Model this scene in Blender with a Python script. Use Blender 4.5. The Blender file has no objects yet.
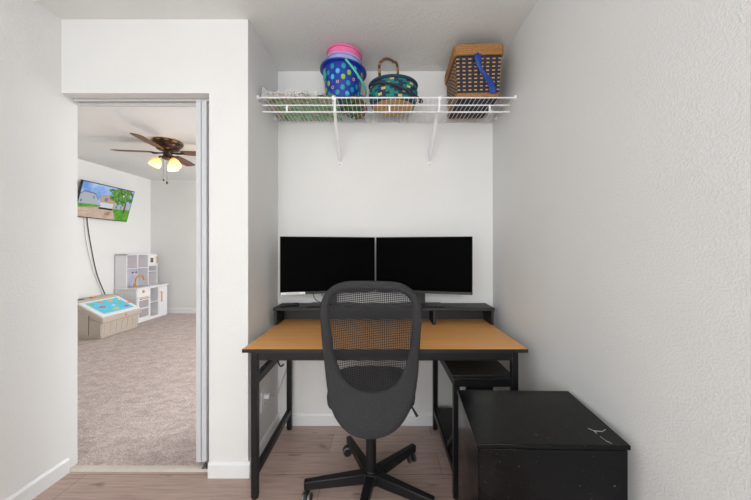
import bpy, bmesh, math, random
from mathutils import Vector, Matrix
random.seed(7)
S = bpy.context.scene
COL = S.collection
PI = math.pi
CAMZ = 1.22; F = 297.0; VX = 380.0; VY = 248.0

def at(px, py, Y):
    """point at depth Y that the photograph shows at (px, py)"""
    return Vector(((px-VX)*Y/F, Y, CAMZ-(py-VY)*Y/F))

# ------------------------------------------------------------------ materials
def srgb(r, g, b):
    f = lambda c: (c/12.92 if c <= .04045 else ((c+.055)/1.055)**2.4)
    return (f(r/255), f(g/255), f(b/255), 1)

class NT:
    def __init__(s, name):
        s.m = bpy.data.materials.new(name); s.m.use_nodes = True
        s.t = s.m.node_tree; s.n = s.t.nodes; s.l = s.t.links
        s.b = s.n['Principled BSDF']; s.out = s.n['Material Output']
    def add(s, typ, **kw):
        nd = s.n.new(typ)
        for k, v in kw.items():
            if k in nd.inputs.keys(): nd.inputs[k].default_value = v
            else: setattr(nd, k, v)
        return nd
    def link(s, a, b): s.l.new(a, b)
    def coords(s, scale=(1, 1, 1), loc=(0, 0, 0), src='Object'):
        tc = s.add('ShaderNodeTexCoord'); mp = s.add('ShaderNodeMapping')
        mp.inputs['Scale'].default_value = scale; mp.inputs['Location'].default_value = loc
        s.link(tc.outputs[src], mp.inputs['Vector']); return mp.outputs['Vector']
    def noise(s, vec, scale, detail=3, rough=.55):
        nd = s.add('ShaderNodeTexNoise'); nd.inputs['Scale'].default_value = scale
        nd.inputs['Detail'].default_value = detail; nd.inputs['Roughness'].default_value = rough
        s.link(vec, nd.inputs['Vector']); return nd.outputs['Fac']
    def ramp(s, fac, stops):
        r = s.add('ShaderNodeValToRGB'); e = r.color_ramp.elements
        while len(e) < len(stops): e.new(.5)
        for el, (p, c) in zip(e, stops): el.position = p; el.color = c
        s.link(fac, r.inputs['Fac']); return r.outputs['Color']
    def bump(s, h, strength=.3, dist=.002):
        b = s.add('ShaderNodeBump'); b.inputs['Strength'].default_value = strength
        b.inputs['Distance'].default_value = dist
        s.link(h, b.inputs['Height']); s.link(b.outputs['Normal'], s.b.inputs['Normal'])
    def mul(s, a, b, fac=1.0):
        m = s.add('ShaderNodeMix'); m.data_type = 'RGBA'; m.blend_type = 'MULTIPLY'
        m.inputs['Factor'].default_value = fac
        s.link(a, m.inputs['A']); s.link(b, m.inputs['B']); return m.outputs['Result']

def dark(c, k): return (c[0]*k, c[1]*k, c[2]*k, 1)

def mottled(name, c, rough=.5, var=.12, nscale=40, bump=0, bscale=200, bdist=.001, metal=0, spec=.5, coat=0):
    t = NT(name); v = t.coords()
    f = t.noise(v, nscale)
    t.link(t.ramp(f, [(.3, dark(c, 1-var)), (.7, dark(c, 1+var))]), t.b.inputs['Base Color'])
    t.b.inputs['Roughness'].default_value = rough; t.b.inputs['Metallic'].default_value = metal
    t.b.inputs['Specular IOR Level'].default_value = spec
    t.b.inputs['Coat Weight'].default_value = coat
    if bump: t.bump(t.noise(v, bscale, 2), bump, bdist)
    return t.m

def wallmat(name, c, bs, scale=130):
    t = NT(name); v = t.coords()
    f = t.noise(v, 3.0, 2)
    t.link(t.ramp(f, [(.3, dark(c, .985)), (.7, dark(c, 1.01))]), t.b.inputs['Base Color'])
    t.b.inputs['Roughness'].default_value = .75
    t.b.inputs['Specular IOR Level'].default_value = .25
    h = t.noise(v, scale, 3, .5)
    hr = t.ramp(h, [(.42, (0, 0, 0, 1)), (.62, (1, 1, 1, 1))])
    t.bump(hr, bs, .0022)
    return t.m

M = {}
M['wall'] = wallmat('painted_wall', srgb(235, 235, 233), .18)
M['wall_tex'] = wallmat('textured_wall', srgb(229, 230, 229), .26, 170)
M['ceil'] = wallmat('ceiling_texture', srgb(235, 235, 232), .4, 90)
M['trim'] = mottled('white_trim', srgb(238, 239, 240), .4, .01)
M['doorw'] = mottled('door_white', srgb(212, 214, 218), .45, .01)
M['track'] = mottled('track_metal', srgb(205, 204, 202), .4, .03)
M['grey_metal'] = mottled('grey_metal', srgb(120, 120, 122), .35, .05, metal=.8)

def floor_mat():
    t = NT('laminate_planks')
    v = t.coords(loc=(.304, .10, 0))
    br = t.add('ShaderNodeTexBrick'); br.offset = .5; br.offset_frequency = 2
    for k, x in (('Scale', 1), ('Brick Width', 1.28), ('Row Height', .17), ('Mortar Size', .0011), ('Mortar Smooth', .2), ('Bias', 0)):
        br.inputs[k].default_value = x
    br.inputs['Color1'].default_value = srgb(196, 173, 163)
    br.inputs['Color2'].default_value = srgb(178, 153, 142)
    br.inputs['Mortar'].default_value = srgb(92, 70, 60)
    t.link(v, br.inputs['Vector'])
    g = t.coords(scale=(1.4, 22, 1))
    gr = t.ramp(t.noise(g, 3.2, 6, .62), [(.28, (.70, .67, .66, 1)), (.5, (.95, .95, .95, 1)), (.72, (1.12, 1.1, 1.08, 1))])
    k = t.coords(scale=(2.2, 7, 1))
    kn = t.ramp(t.noise(k, 2.3, 2), [(.22, (.45, .38, .34, 1)), (.34, (1, 1, 1, 1))])
    t.link(t.mul(t.mul(br.outputs['Color'], gr), kn), t.b.inputs['Base Color'])
    t.b.inputs['Roughness'].default_value = .38
    t.bump(t.noise(g, 8, 4), .08, .001)
    return t.m
M['floor'] = floor_mat()

def carpet_mat():
    t = NT('carpet_pile'); v = t.coords()
    a = t.noise(v, 120, 4, .75)
    b = t.noise(t.coords(scale=(1.3, 2.2, 1)), 6.5, 5, .7)
    c1 = t.ramp(a, [(.32, srgb(166, 148, 143)), (.68, srgb(240, 226, 221))])
    c2 = t.ramp(b, [(.36, (.80, .785, .78, 1)), (.60, (1.05, 1.05, 1.05, 1))])
    t.link(t.mul(c1, c2), t.b.inputs['Base Color'])
    t.b.inputs['Roughness'].default_value = .95; t.b.inputs['Specular IOR Level'].default_value = .1
    t.bump(a, 1.0, .008)
    return t.m
M['carpet'] = carpet_mat()
M['threshold'] = mottled('threshold_strip', srgb(208, 200, 190), .45, .05)

def wood(name, c, scale, lo=.86, hi=1.08, rough=.42, axis=0):
    t = NT(name); sc = [20, 20, 20]; sc[axis] = 1
    v = t.coords(scale=tuple(sc))
    f = t.noise(v, scale, 6, .6)
    t.link(t.ramp(f, [(.3, dark(c, lo)), (.7, dark(c, hi))]), t.b.inputs['Base Color'])
    t.b.inputs['Roughness'].default_value = rough
    t.bump(f, .05, .0005)
    return t.m
M['beech'] = wood('beech_laminate', srgb(232, 170, 102), 2.4)
M['blackwood'] = wood('black_grain_board', srgb(33, 33, 35), 3, .7, 1.35, .5)
M['black_metal'] = mottled('black_metal', srgb(24, 24, 26), .42, .1, 90, .08, 500, .0005, spec=.35)
M['black_plastic'] = mottled('black_plastic', srgb(26, 26, 28), .45, .08, 60, .05, 400, .0005)
M['screen'] = mottled('switched_off_screen', srgb(4, 4, 4), .55, .02, spec=.02)
M['black_gloss'] = None
def cabinet_mat():
    t = NT('black_gloss_laminate'); v = t.coords()
    f = t.noise(v, 7, 4)
    sp = t.noise(v, 160, 2, .5)
    base = t.ramp(f, [(.35, srgb(9, 9, 10)), (.7, srgb(20, 20, 21))])
    spk = t.ramp(sp, [(.70, (0, 0, 0, 1)), (.76, (1, 1, 1, 1))])
    mx = t.add('ShaderNodeMix'); mx.data_type = 'RGBA'
    t.link(spk, mx.inputs['Factor']); t.link(base, mx.inputs['A']); mx.inputs['B'].default_value = srgb(84, 84, 84)
    t.link(mx.outputs['Result'], t.b.inputs['Base Color'])
    rr = t.ramp(f, [(.3, (.14, .14, .14, 1)), (.7, (.27, .27, .27, 1))])
    t.link(rr, t.b.inputs['Roughness'])
    t.b.inputs['Specular IOR Level'].default_value = .16
    t.bump(t.noise(v, 90, 3), .06, .001)
    return t.m
M['black_gloss'] = cabinet_mat()
M['fabric'] = mottled('dark_grey_fabric', srgb(58, 58, 60), .9, .3, 260, .5, 600, .001, spec=.2)

def mesh_mat():
    t = NT('see_through_chair_mesh')
    t.b.inputs['Base Color'].default_value = srgb(40, 40, 42); t.b.inputs['Roughness'].default_value = .8
    tc = t.add('ShaderNodeTexCoord'); sx = t.add('ShaderNodeSeparateXYZ')
    t.link(tc.outputs['Object'], sx.inputs['Vector'])
    def holes(sock, per, frac):
        a = t.add('ShaderNodeMath', operation='DIVIDE'); t.link(sock, a.inputs[0]); a.inputs[1].default_value = per
        b = t.add('ShaderNodeMath', operation='FRACT'); t.link(a.outputs[0], b.inputs[0])
        c = t.add('ShaderNodeMath', operation='LESS_THAN'); t.link(b.outputs[0], c.inputs[0]); c.inputs[1].default_value = frac
        return c.outputs[0]
    sk = t.add('ShaderNodeMath', operation='MULTIPLY_ADD'); t.link(sx.outputs['X'], sk.inputs[0])
    sk.inputs[1].default_value = .10; t.link(sx.outputs['Z'], sk.inputs[2])
    m = t.add('ShaderNodeMath', operation='MULTIPLY')
    t.link(holes(sx.outputs['X'], .0083, .65), m.inputs[0]); t.link(holes(sk.outputs[0], .0083, .61), m.inputs[1])
    tr = t.add('ShaderNodeBsdfTransparent'); mx = t.add('ShaderNodeMixShader')
    t.link(m.outputs[0], mx.inputs[0]); t.link(t.b.outputs[0], mx.inputs[1]); t.link(tr.outputs[0], mx.inputs[2])
    t.link(mx.outputs[0], t.out.inputs['Surface'])
    return t.m
M['chair_mesh'] = mesh_mat()

def film_mat():
    t = NT('clear_crinkled_film')
    t.b.inputs['Base Color'].default_value = srgb(236, 238, 240); t.b.inputs['Roughness'].default_value = .12
    tr = t.add('ShaderNodeBsdfTransparent'); mx = t.add('ShaderNodeMixShader')
    f = t.ramp(t.noise(t.coords(), 35, 4), [(.35, (.42, .42, .42, 1)), (.65, (.8, .8, .8, 1))])
    t.link(f, mx.inputs[0]); t.link(t.b.outputs[0], mx.inputs[1]); t.link(tr.outputs[0], mx.inputs[2])
    t.link(mx.outputs[0], t.out.inputs['Surface'])
    return t.m
M['film'] = film_mat()

def emis(name, c, s, base=None):
    t = NT(name)
    t.b.inputs['Base Color'].default_value = base or c
    t.b.inputs['Emission Color'].default_value = c; t.b.inputs['Emission Strength'].default_value = s
    t.b.inputs['Roughness'].default_value = .4
    return t.m
def emis_noise(name, c1, c2, scale, s):
    t = NT(name)
    f = t.ramp(t.noise(t.coords(), scale, 4), [(.35, c1), (.65, c2)])
    t.b.inputs['Base Color'].default_value = (0, 0, 0, 1)
    t.link(f, t.b.inputs['Emission Color']); t.b.inputs['Emission Strength'].default_value = s
    t.b.inputs['Roughness'].default_value = .3
    return t.m
def plain(name, c, rough=.5, **kw): return mottled(name, c, rough, .04, 60, **kw)

M['white_plastic'] = plain('white_plastic', srgb(238, 238, 240), .35)
M['white_wire'] = plain('white_coated_wire', srgb(240, 241, 243), .35)
M['cable_grey'] = plain('grey_cable', srgb(206, 206, 206), .5)
M['cable_black'] = plain('black_cable', srgb(30, 30, 30), .5)
M['sticker'] = plain('white_sticker', srgb(235, 235, 235), .5)
M['ink'] = plain('grey_ink', srgb(120, 120, 125), .6)
M['chrome'] = plain('chrome', srgb(190, 190, 192), .2, metal=1)

# ------------------------------------------------------------------ mesh builder
class MB:
    def __init__(s): s.v = []; s.f = []; s.fm = []
    def quadface(s, idx, m=0): s.f.append(tuple(idx)); s.fm.append(m)
    def verts(s, pts, X=None):
        k = len(s.v)
        for p in pts:
            p = Vector(p); s.v.append(X @ p if X is not None else p)
        return k
    def box(s, x0, x1, y0, y1, z0, z1, m=0, X=None):
        k = s.verts([(x, y, z) for z in (z0, z1) for y in (y0, y1) for x in (x0, x1)], X)
        for q in ((0, 2, 3, 1), (4, 5, 7, 6), (0, 1, 5, 4), (2, 6, 7, 3), (0, 4, 6, 2), (1, 3, 7, 5)):
            s.quadface([k+i for i in q], m)
        return s
    def prism(s, poly, vec, m=0, X=None):
        n = len(poly); vec = Vector(vec)
        k = s.verts(list(poly)+[Vector(p)+vec for p in poly], X)
        s.quadface([k+i for i in range(n)][::-1], m); s.quadface([k+n+i for i in range(n)], m)
        for i in range(n):
            j = (i+1) % n; s.quadface((k+i, k+j, k+n+j, k+n+i), m)
        return s
    def bar(s, a, b, w, h, m=0, up=(0, 0, 1), w2=None, h2=None):
        """rectangular bar from a to b, w across, h along up"""
        a = Vector(a); b = Vector(b); d = (b-a).normalized(); up = Vector(up)
        side = d.cross(up).normalized(); u = side.cross(d).normalized()
        w2 = w if w2 is None else w2; h2 = h if h2 is None else h2
        pts = []
        for c, ww, hh in ((a, w, h), (b, w2, h2)):
            for sx, su in ((-1, -1), (1, -1), (1, 1), (-1, 1)):
                pts.append(c+side*ww/2*sx+u*hh/2*su)
        k = s.verts(pts)
        for q in ((3, 2, 1, 0), (4, 5, 6, 7), (0, 1, 5, 4), (1, 2, 6, 5), (2, 3, 7, 6), (3, 0, 4, 7)):
            s.quadface([k+i for i in q], m)
        return s
    def tube(s, pts, r, seg=8, m=0, closed=False, X=None, flat=1.0, mfn=None):
        pts = [Vector(p) for p in pts]; n = len(pts)
        rr = r if isinstance(r, (list, tuple)) else [r]*n
        tan = []
        for i in range(n):
            if closed: d = pts[(i+1) % n]-pts[i-1]
            else: d = pts[min(i+1, n-1)]-pts[max(i-1, 0)]
            tan.append(d.normalized() if d.length > 1e-9 else Vector((0, 0, 1)))
        t0 = tan[0]; a = Vector((0, 0, 1)) if abs(t0.z) < .9 else Vector((1, 0, 0))
        u = (a-t0*a.dot(t0)).normalized(); k = len(s.v); rings = []
        for i in range(n):
            u = (u-tan[i]*u.dot(tan[i])).normalized(); w = tan[i].cross(u)
            rings.append(s.verts([pts[i]+(u*math.cos(2*PI*j/seg)+w*math.sin(2*PI*j/seg)*flat)*rr[i] for j in range(seg)], X))
        for i in range(n if closed else n-1):
            A = rings[i]; B = rings[(i+1) % n]
            for j in range(seg):
                q = (j+1) % seg
                s.quadface((A+j, A+q, B+q, B+j), mfn(i, j) if mfn else m)
        if not closed:
            s.quadface([rings[0]+j for j in range(seg)][::-1], m); s.quadface([rings[-1]+j for j in range(seg)], m)
        return s
    def lathe(s, prof, seg=24, c=(0, 0, 0), m=0, mfn=None, X=None, closed=False):
        """prof: list of (r, z); axis z through c"""
        c = Vector(c); rings = []
        T = Matrix.Translation(c) @ (X if X is not None else Matrix.Identity(4))
        for r, z in prof:
            r = max(r, .0002)
            rings.append(s.verts([T @ Vector((r*math.cos(2*PI*j/seg), r*math.sin(2*PI*j/seg), z)) for j in range(seg)]))
        R = len(rings)
        for i in range(R if closed else R-1):
            A = rings[i]; B = rings[(i+1) % R]
            for j in range(seg):
                q = (j+1) % seg
                s.quadface((A+j, A+q, B+q, B+j), mfn(i, j) if mfn else m)
        if not closed:
            s.quadface([rings[0]+j for j in range(seg)][::-1], m if not mfn else mfn(0, 0))
            s.quadface([rings[-1]+j for j in range(seg)], m if not mfn else mfn(R-2, 0))
        return s
    def grid(s, nu, nv, fn, m=0, mfn=None):
        k = s.verts([fn(i/nu, j/nv) for j in range(nv+1) for i in range(nu+1)])
        for j in range(nv):
            for i in range(nu):
                a = k+j*(nu+1)+i
                s.quadface((a, a+1, a+nu+2, a+nu+1), mfn(i, j) if mfn else m)
        return s
    def build(s, name, mats, parent=None, org=None, smooth=False, bevel=0, seg=2, angle=35, norm=True, solid=0):
        if not isinstance(mats, (list, tuple)): mats = [mats]
        r = parent
        while r is not None and r.parent is not None: r = r.parent
        if org is None: org = r.location if r is not None else Vector((0, 0, 0))
        org = Vector(org)
        me = bpy.data.meshes.new(name)
        me.from_pydata([v-org for v in s.v], [], s.f)
        for mt in mats: me.materials.append(mt)
        for p, mi in zip(me.polygons, s.fm): p.material_index = mi
        if norm:
            bm = bmesh.new(); bm.from_mesh(me); bmesh.ops.recalc_face_normals(bm, faces=bm.faces); bm.to_mesh(me); bm.free()
        me.update()
        if smooth:
            for p in me.polygons: p.use_smooth = True
            me.set_sharp_from_angle(angle=math.radians(angle))
        o = bpy.data.objects.new(name, me); COL.objects.link(o)
        if parent is not None: o.parent = parent
        else: o.location = org
        if solid:
            sm = o.modifiers.new('solid', 'SOLIDIFY'); sm.thickness = solid; sm.offset = 0
        if bevel:
            bv = o.modifiers.new('bevel', 'BEVEL'); bv.width = bevel; bv.segments = seg; bv.limit_method = 'ANGLE'
            bv.angle_limit = math.radians(40)
            for p in me.polygons: p.use_smooth = True
            me.set_sharp_from_angle(angle=math.radians(40))
        return o

def thing(name, label, cat, loc, group=None):
    o = bpy.data.objects.new(name, None); COL.objects.link(o); o.location = loc
    o.empty_display_size = .05
    o['label'] = label; o['category'] = cat
    if group: o['group'] = group
    return o
def tag(o, label, cat, group=None, kind=None):
    o['label'] = label; o['category'] = cat
    if group: o['group'] = group
    if kind: o['kind'] = kind
    return o
def struct(name, mb, m, bevel=0):
    o = mb.build(name, m, bevel=bevel); o['kind'] = 'structure'; return o
def spart(name, mb, m, parent, **kw): return mb.build(name, m, parent, **kw)

def cat_curve(pts, n=8):
    """Catmull-Rom through pts"""
    pts = [Vector(p) for p in pts]; P = [pts[0]*2-pts[1]]+pts+[pts[-1]*2-pts[-2]]; out = []
    for i in range(1, len(P)-2):
        a, b, c, d = P[i-1:i+3]
        for k in range(n):
            t = k/n
            out.append(.5*((2*b)+(c-a)*t+(2*a-5*b+4*c-d)*t*t+(3*b-a-3*c+d)*t**3))
    out.append(pts[-1]); return out

# ------------------------------------------------------------------ the room
XL = -1.70; XR = .778; YF = 1.585; YB = 2.05; XA = -.704; ZC = 2.44
DX = -.912; DZ = 2.047                     # doorway edge and height
FX = -4.25; FY = 5.5; FC = 2.48; FRX = 1.6  # the room beyond
REAR = -2.4
fl = MB().box(XL-.1, XR+.1, REAR-.1, 1.64, -.08, 0).box(XA-.1, XR+.1, 1.64, YB+.1, -.08, 0)
struct('floor', fl, M['floor'])
struct('floor_carpet', MB().box(FX-.1, XA-.1, 1.642, FY+.1, -.08, .012).box(XA-.1, FRX+.1, YB+.1, FY+.1, -.08, .012), M['carpet'])
struct('ceiling', MB().box(XL-.1, XR+.1, REAR-.1, YF+.1, ZC, ZC+.12).box(XA-.1, XR+.1, YF+.1, YB+.1, ZC, ZC+.12), M['ceil'])
struct('ceiling_far', MB().box(FX-.1, FRX+.1, YF+.1, FY+.1, FC+.06, FC+.16).box(FX, XA-.1, YF+.1, FY, FC, FC+.06).box(XA-.1, FRX, YB+.1, FY, FC, FC+.06), M['wall'])
struct('wall_left', MB().box(XL-.1, XL, REAR, 1.669, 0, ZC), M['wall'])
struct('wall_right', MB().box(XR, XR+.1, REAR, YB, 0, ZC), M['wall_tex'])
struct('wall_back', MB().box(XA-.1, FRX, YB, YB+.1, 0, FC), M['wall'])
struct('wall_front', MB().box(XL, DX, YF, 1.68, DZ, ZC).box(DX, XA, YF, 1.68, 0, ZC), M['wall'])
struct('wall_alcove', MB().box(XA-.1, XA, 1.68, YB, 0, ZC), M['wall'])
# wall behind the viewer with its window opening
wr = MB().box(XL-.1, -1.35, REAR-.1, REAR, 0, ZC).box(.55, XR+.1, REAR-.1, REAR, 0, ZC)
wr.box(-1.35, .55, REAR-.1, REAR, 0, .75).box(-1.35, .55, REAR-.1, REAR, 2.15, ZC)
struct('wall_rear', wr, M['wall'])
# the room beyond
struct('wall_far_left', MB().box(FX-.1, FX, YF, FY, 0, FC), M['wall'])
struct('wall_far_back', MB().box(FX-.1, FRX+.1, FY, FY+.1, 0, FC), M['wall'])
struct('wall_far_near', MB().box(FX, XL-.1, YF, YF+.09, 0, FC), M['wall'])
wf = MB().box(FRX, FRX+.1, YB, 2.6, 0, FC).box(FRX, FRX+.1, 4.6, FY, 0, FC)
wf.box(FRX, FRX+.1, 2.6, 4.6, 0, .7).box(FRX, FRX+.1, 2.6, 4.6, 2.1, FC)
struct('wall_far_right', wf, M['wall'])
# baseboards: a profile with a small chamfer at the top
def board(name, a, b, inward, h=.081, t=.013, z0=0.0):
    a = Vector(a); b = Vector(b); n = Vector(inward)
    mb = MB()
    pr = [a, a+n*t, a+n*t+Vector((0, 0, h-.012)), a+n*t*.45+Vector((0, 0, h)), a+Vector((0, 0, h))]
    mb.prism([p+Vector((0, 0, z0)) for p in pr], b-a)
    return struct(name, mb, M['trim'])
board('baseboard_left', (XL, REAR, 0), (XL, 1.615, 0), (1, 0, 0))
board('baseboard_front', (DX, YF, 0), (XA+.013, YF, 0), (0, -1, 0))
board('baseboard_alcove', (XA, YF, 0), (XA, YB, 0), (1, 0, 0))
board('baseboard_back', (XA, YB, 0), (XR, YB, 0), (0, -1, 0))
board('baseboard_right', (XR, REAR, 0), (XR, YB, 0), (-1, 0, 0))
board('baseboard_far', (FX, FY, 0), (FRX, FY, 0), (0, -1, 0), h=.1, z0=.012)
board('baseboard_far_left', (FX, YF+.09, 0), (FX, FY, 0), (1, 0, 0), h=.1, z0=.012)
# threshold strip and door track
struct('trim_1', MB().prism([(XL, 1.617, 0), (XL, 1.619, .006), (XL, 1.627, .012), (XL, 1.648, .0135), (XL, 1.648, 0)], (DX-XL, 0, 0)), M['threshold'])
tk = MB()
tk.box(XL+.006, DX-.002, 1.652, 1.676, DZ-.004, DZ).box(XL+.006, DX-.002, 1.643, 1.647, DZ-.014, DZ-.005)
tk.box(XL+.006, DX-.002, 1.647, 1.652, DZ-.014, DZ-.0115).box(XL+.006, DX-.002, 1.666, 1.676, DZ-.030, DZ-.004)
struct('trim_2', tk, M['track'])
# the folded bifold door: two leaves seen edge-on
door = thing('bifold_door', 'white bifold door folded flat against the right side of the doorway', 'door', (-.985, 1.83, .03))
door['kind'] = 'structure'; door.name = 'door_1'
MB().box(-1.0165, -.9885, 1.638, 2.02, .038, 2.035).build('door_leaf', M['doorw'], door, bevel=.003)
MB().box(-.9855, -.9575, 1.638, 2.02, .038, 2.035).build('door_leaf', M['doorw'], door, bevel=.003)
MB().lathe([(.009, .0), (.009, .018), (.004, .019), (.004, .03)], 12, (-.962, 1.636, .0135)).build('pivot_pin', M['grey_metal'], door)
MB().box(-.975, DX-.001, 1.622, 1.648, .0138, .0165).build('pivot_bracket', M['grey_metal'], door)

# ------------------------------------------------------------------ desk
dk = thing('computer_desk', 'computer desk with light wood top, black steel frame and side shelves in the alcove', 'desk', (.024, 1.74, 0))
DXL, DXR, DYF, DYB, DT = -.664, .713, 1.43, 2.032, .733
MB().box(DXL, DXR, DYF+.002, DYB, DT-.018, DT).build('tabletop', M['beech'], dk)
eb = MB().box(DXL-.001, DXR+.001, DYF, DYF+.002, DT-.018, DT-.0008)
eb.box(DXL-.001, DXL, DYF+.002, DYB, DT-.018, DT-.0008).box(DXR, DXR+.001, DYF+.002, DYB, DT-.018, DT-.0008)
eb.build('edge_band', M['black_plastic'], dk)
LX, RX, IX, FYL, BYL, w = -.610, .655, .372, 1.452, 2.000, .030
zt = DT-.018
def post(x, y, z1, name='leg'):
    p = MB().box(x-w/2, x+w/2, y-w/2, y+w/2, .008, z1).build(name, M['black_metal'], dk, bevel=.002)
    MB().lathe([(.013, 0), (.016, .001), (.016, .008), (.010, .010)], 14, (x, y, 0)).build('foot_pad', M['black_plastic'], p)
    return p
post(LX, FYL, zt); post(LX, BYL, zt); post(RX, FYL, zt); post(RX, BYL, zt)
post(IX, FYL, .585); post(IX, BYL, zt)
def rail(nm, a, b, ww, hh): return MB().bar(a, b, ww, hh).build(nm, M['black_metal'], dk, bevel=.002)
rail('front_apron', (LX+w/2, FYL, zt-.021), (RX-w/2, FYL, zt-.021), .025, .040)
rail('rear_apron', (LX+w/2, BYL, zt-.021), (RX-w/2, BYL, zt-.021), .025, .040)
rail('side_rail', (LX, FYL+w/2, .575), (LX, BYL-w/2, .575), .026, .044)
rail('side_rail', (LX, FYL+w/2, .122), (LX, BYL-w/2, .122), .026, .036)
rail('side_rail', (RX, FYL+w/2, .562), (RX, BYL-w/2, .562), .026, .040)
rail('side_rail', (RX, FYL+w/2, .122), (RX, BYL-w/2, .122), .026, .036)
rail('side_rail', (IX, FYL+w/2, .562), (IX, BYL-w/2, .562), .026, .040)
rail('side_rail', (IX, FYL+w/2, .122), (IX, BYL-w/2, .122), .026, .036)
rail('shelf_rail', (IX+w/2, FYL, .566), (RX-w/2, FYL, .566), .022, .042)
rail('shelf_rail', (IX+w/2, FYL, .122), (RX-w/2, FYL, .122), .022, .036)
MB().box(IX-.015, RX-.016, FYL+.012, BYL-.016, .582, .594).build('shelf', M['blackwood'], dk, bevel=.001)
MB().box(IX+.002, RX-.016, FYL+.016, BYL-.016, .141, .153).build('shelf', M['blackwood'], dk, bevel=.001)
# slanted braces on the open side and the back of the shelf unit
cb = MB().bar((IX, FYL+.02, .30), (IX, FYL+.17, .145), .012, .022)
cb.build('side_brace', M['black_metal'], dk, bevel=.0015)
MB().prism([(.425, 1.65, .153), (.637, 1.65, .153), (.628, 1.65, .453), (.482, 1.65, .453)], (0, .012, 0)).build('divider_panel', M['blackwood'], dk)
# headphone hook under the top at the left
hk = cat_curve([at(278, 361, 1.56)+Vector((0, 0, 0)), at(279.5, 365, 1.56), at(281.5, 366.2, 1.56), at(283.6, 364.2, 1.56)], 6)
hb = hk[0].copy(); hb.z = zt
MB().tube([hb]+hk, .0042, 8).build('hook', M['black_metal'], dk, smooth=True)
rs0 = DT
# ------------------------------------------------------------------ riser
rs = thing('monitor_riser', 'long low black wooden monitor riser across the back of the desk', 'monitor stand', (.022, 1.955, DT))
RZ = .842
MB().box(-.674, .724, 1.872, 2.044, RZ-.017, RZ).build('riser_top', M['blackwood'], rs, bevel=.001)
for a, b in ((-.668, -.652), (.336, .352), (.704, .720)):
    MB().box(a, b, 1.876, 2.036, DT, RZ-.017).build('riser_leg', M['blackwood'], rs, bevel=.001)
MB().box(-.651, .703, 2.025, 2.036, DT+.002, RZ-.018).build('riser_back', M['blackwood'], rs)

# ------------------------------------------------------------------ monitors
def monitor(xo, yo, xi, yi, label, side):
    """outer top/bottom edge at (xo,yo), inner at (xi,yi) in plan"""
    L, R = (Vector((xo, yo, 0)), Vector((xi, yi, 0))) if side < 0 else (Vector((xi, yi, 0)), Vector((xo, yo, 0)))
    ex = (R-L); W = ex.length; ex.normalize(); ez = Vector((0, 0, 1)); ey = ez.cross(ex)   # ey points away from viewer
    mid = (L+R)/2
    X = Matrix(((ex.x, ey.x, 0, mid.x), (ex.y, ey.y, 0, mid.y), (0, 0, 1, 0), (0, 0, 0, 1)))
    bx = mid.x; by = 1.958
    t = thing('computer_monitor', label, 'monitor', (bx, by, RZ), 'computer monitors on the black riser')
    z0, z1 = .932, 1.291; h = W/2
    hs = MB().box(-h, h, .002, .016, z0, z1, X=X)
    hs.prism([(-h+.06, .016, z0+.05), (h-.06, .016, z0+.05), (h-.06, .016, z1-.05), (-h+.06, .016, z1-.05)], (0, .018, 0), X=X)
    hs.build('housing', M['black_plastic'], t, bevel=.002)
    MB().box(-h+.003, h-.003, .0, .0022, z0+.017, z1-.003, X=X).build('screen', M['screen'], t)
    MB().box(-h, h, -.0015, .004, z0, z0+.0165, X=X).build('bezel_chin', M['black_plastic'], t, bevel=.001)
    MB().box(bx-.03, bx+.03, by+.01, by+.032, RZ+.006, 1.12).build('stand_neck', M['black_plastic'], t, bevel=.004)
    nk = MB(); nk.bar(Vector((bx, by+.012, 1.10)), X @ Vector((0, .030, 1.10)), .07, .07); nk.build('mount', M['black_plastic'], t)
    MB().box(bx-.142, bx+.142, by-.072, by+.07, RZ, RZ+.008).build('stand_base', M['black_plastic'], t, bevel=.003)
    return t, X, h, z0
mL, XmL, hL, zL = monitor(-.612, 1.815, -.0335, 1.955, 'left black computer monitor with white sticker on its lower bezel', -1)
mR, XmR, hR, zR = monitor(.566, 1.815, -.0265, 1.955, 'right black computer monitor with plain bezel, nearer the right wall', 1)
st = MB().box(-hL+.004, -hL+.150, -.0025, -.0015, zL+.0012, zL+.0152, X=XmL)
for k in range(9):
    u = -hL+.040+.0085*k+random.uniform(-.001, .001)
    st.box(u, u+random.uniform(.004, .0072), -.003, -.0025, zL+.006, zL+.010, 1, X=XmL)
so = st.build('sticker', [M['sticker'], M['ink']], mL); so['label'] = 'white printed sticker'
cb = MB().tube(cat_curve([Vector((-.43, 1.91, .98)), Vector((-.432, 1.92, .925)), Vector((-.415, 1.93, .882)), Vector((-.37, 1.95, .858)), Vector((-.30, 1.965, RZ+.012))]), .0028, 6)
cb.build('cable', M['cable_black'], mL, smooth=True)
MB().tube(cat_curve([Vector((-.39, 1.92, .98)), Vector((-.38, 1.925, .93)), Vector((-.355, 1.945, .885)), Vector((-.29, 1.975, RZ+.012))]), .0028, 6).build('cable', M['cable_black'], mL, smooth=True)

# small black gadget at the left end of the riser
gp = Vector((-.592, 1.94, RZ)); ga = math.radians(24)
Xg = Matrix.Translation(gp) @ Matrix.Rotation(ga, 4, 'Z')
g = thing('remote_control', 'small black remote control lying at the left end of the riser', 'remote control', gp)
MB().box(-.062, .062, -.017, .017, 0, .016, X=Xg).build('body', M['black_plastic'], g, bevel=.005)
bt = MB()
for k in range(5): bt.lathe([(.005, .0155), (.005, .0175), (.003, .018)], 10, (0, 0, 0), X=Xg @ Matrix.Translation((-.045+.022*k, 0, 0)))
bt.build('buttons', M['blackwood'], g)

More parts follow.
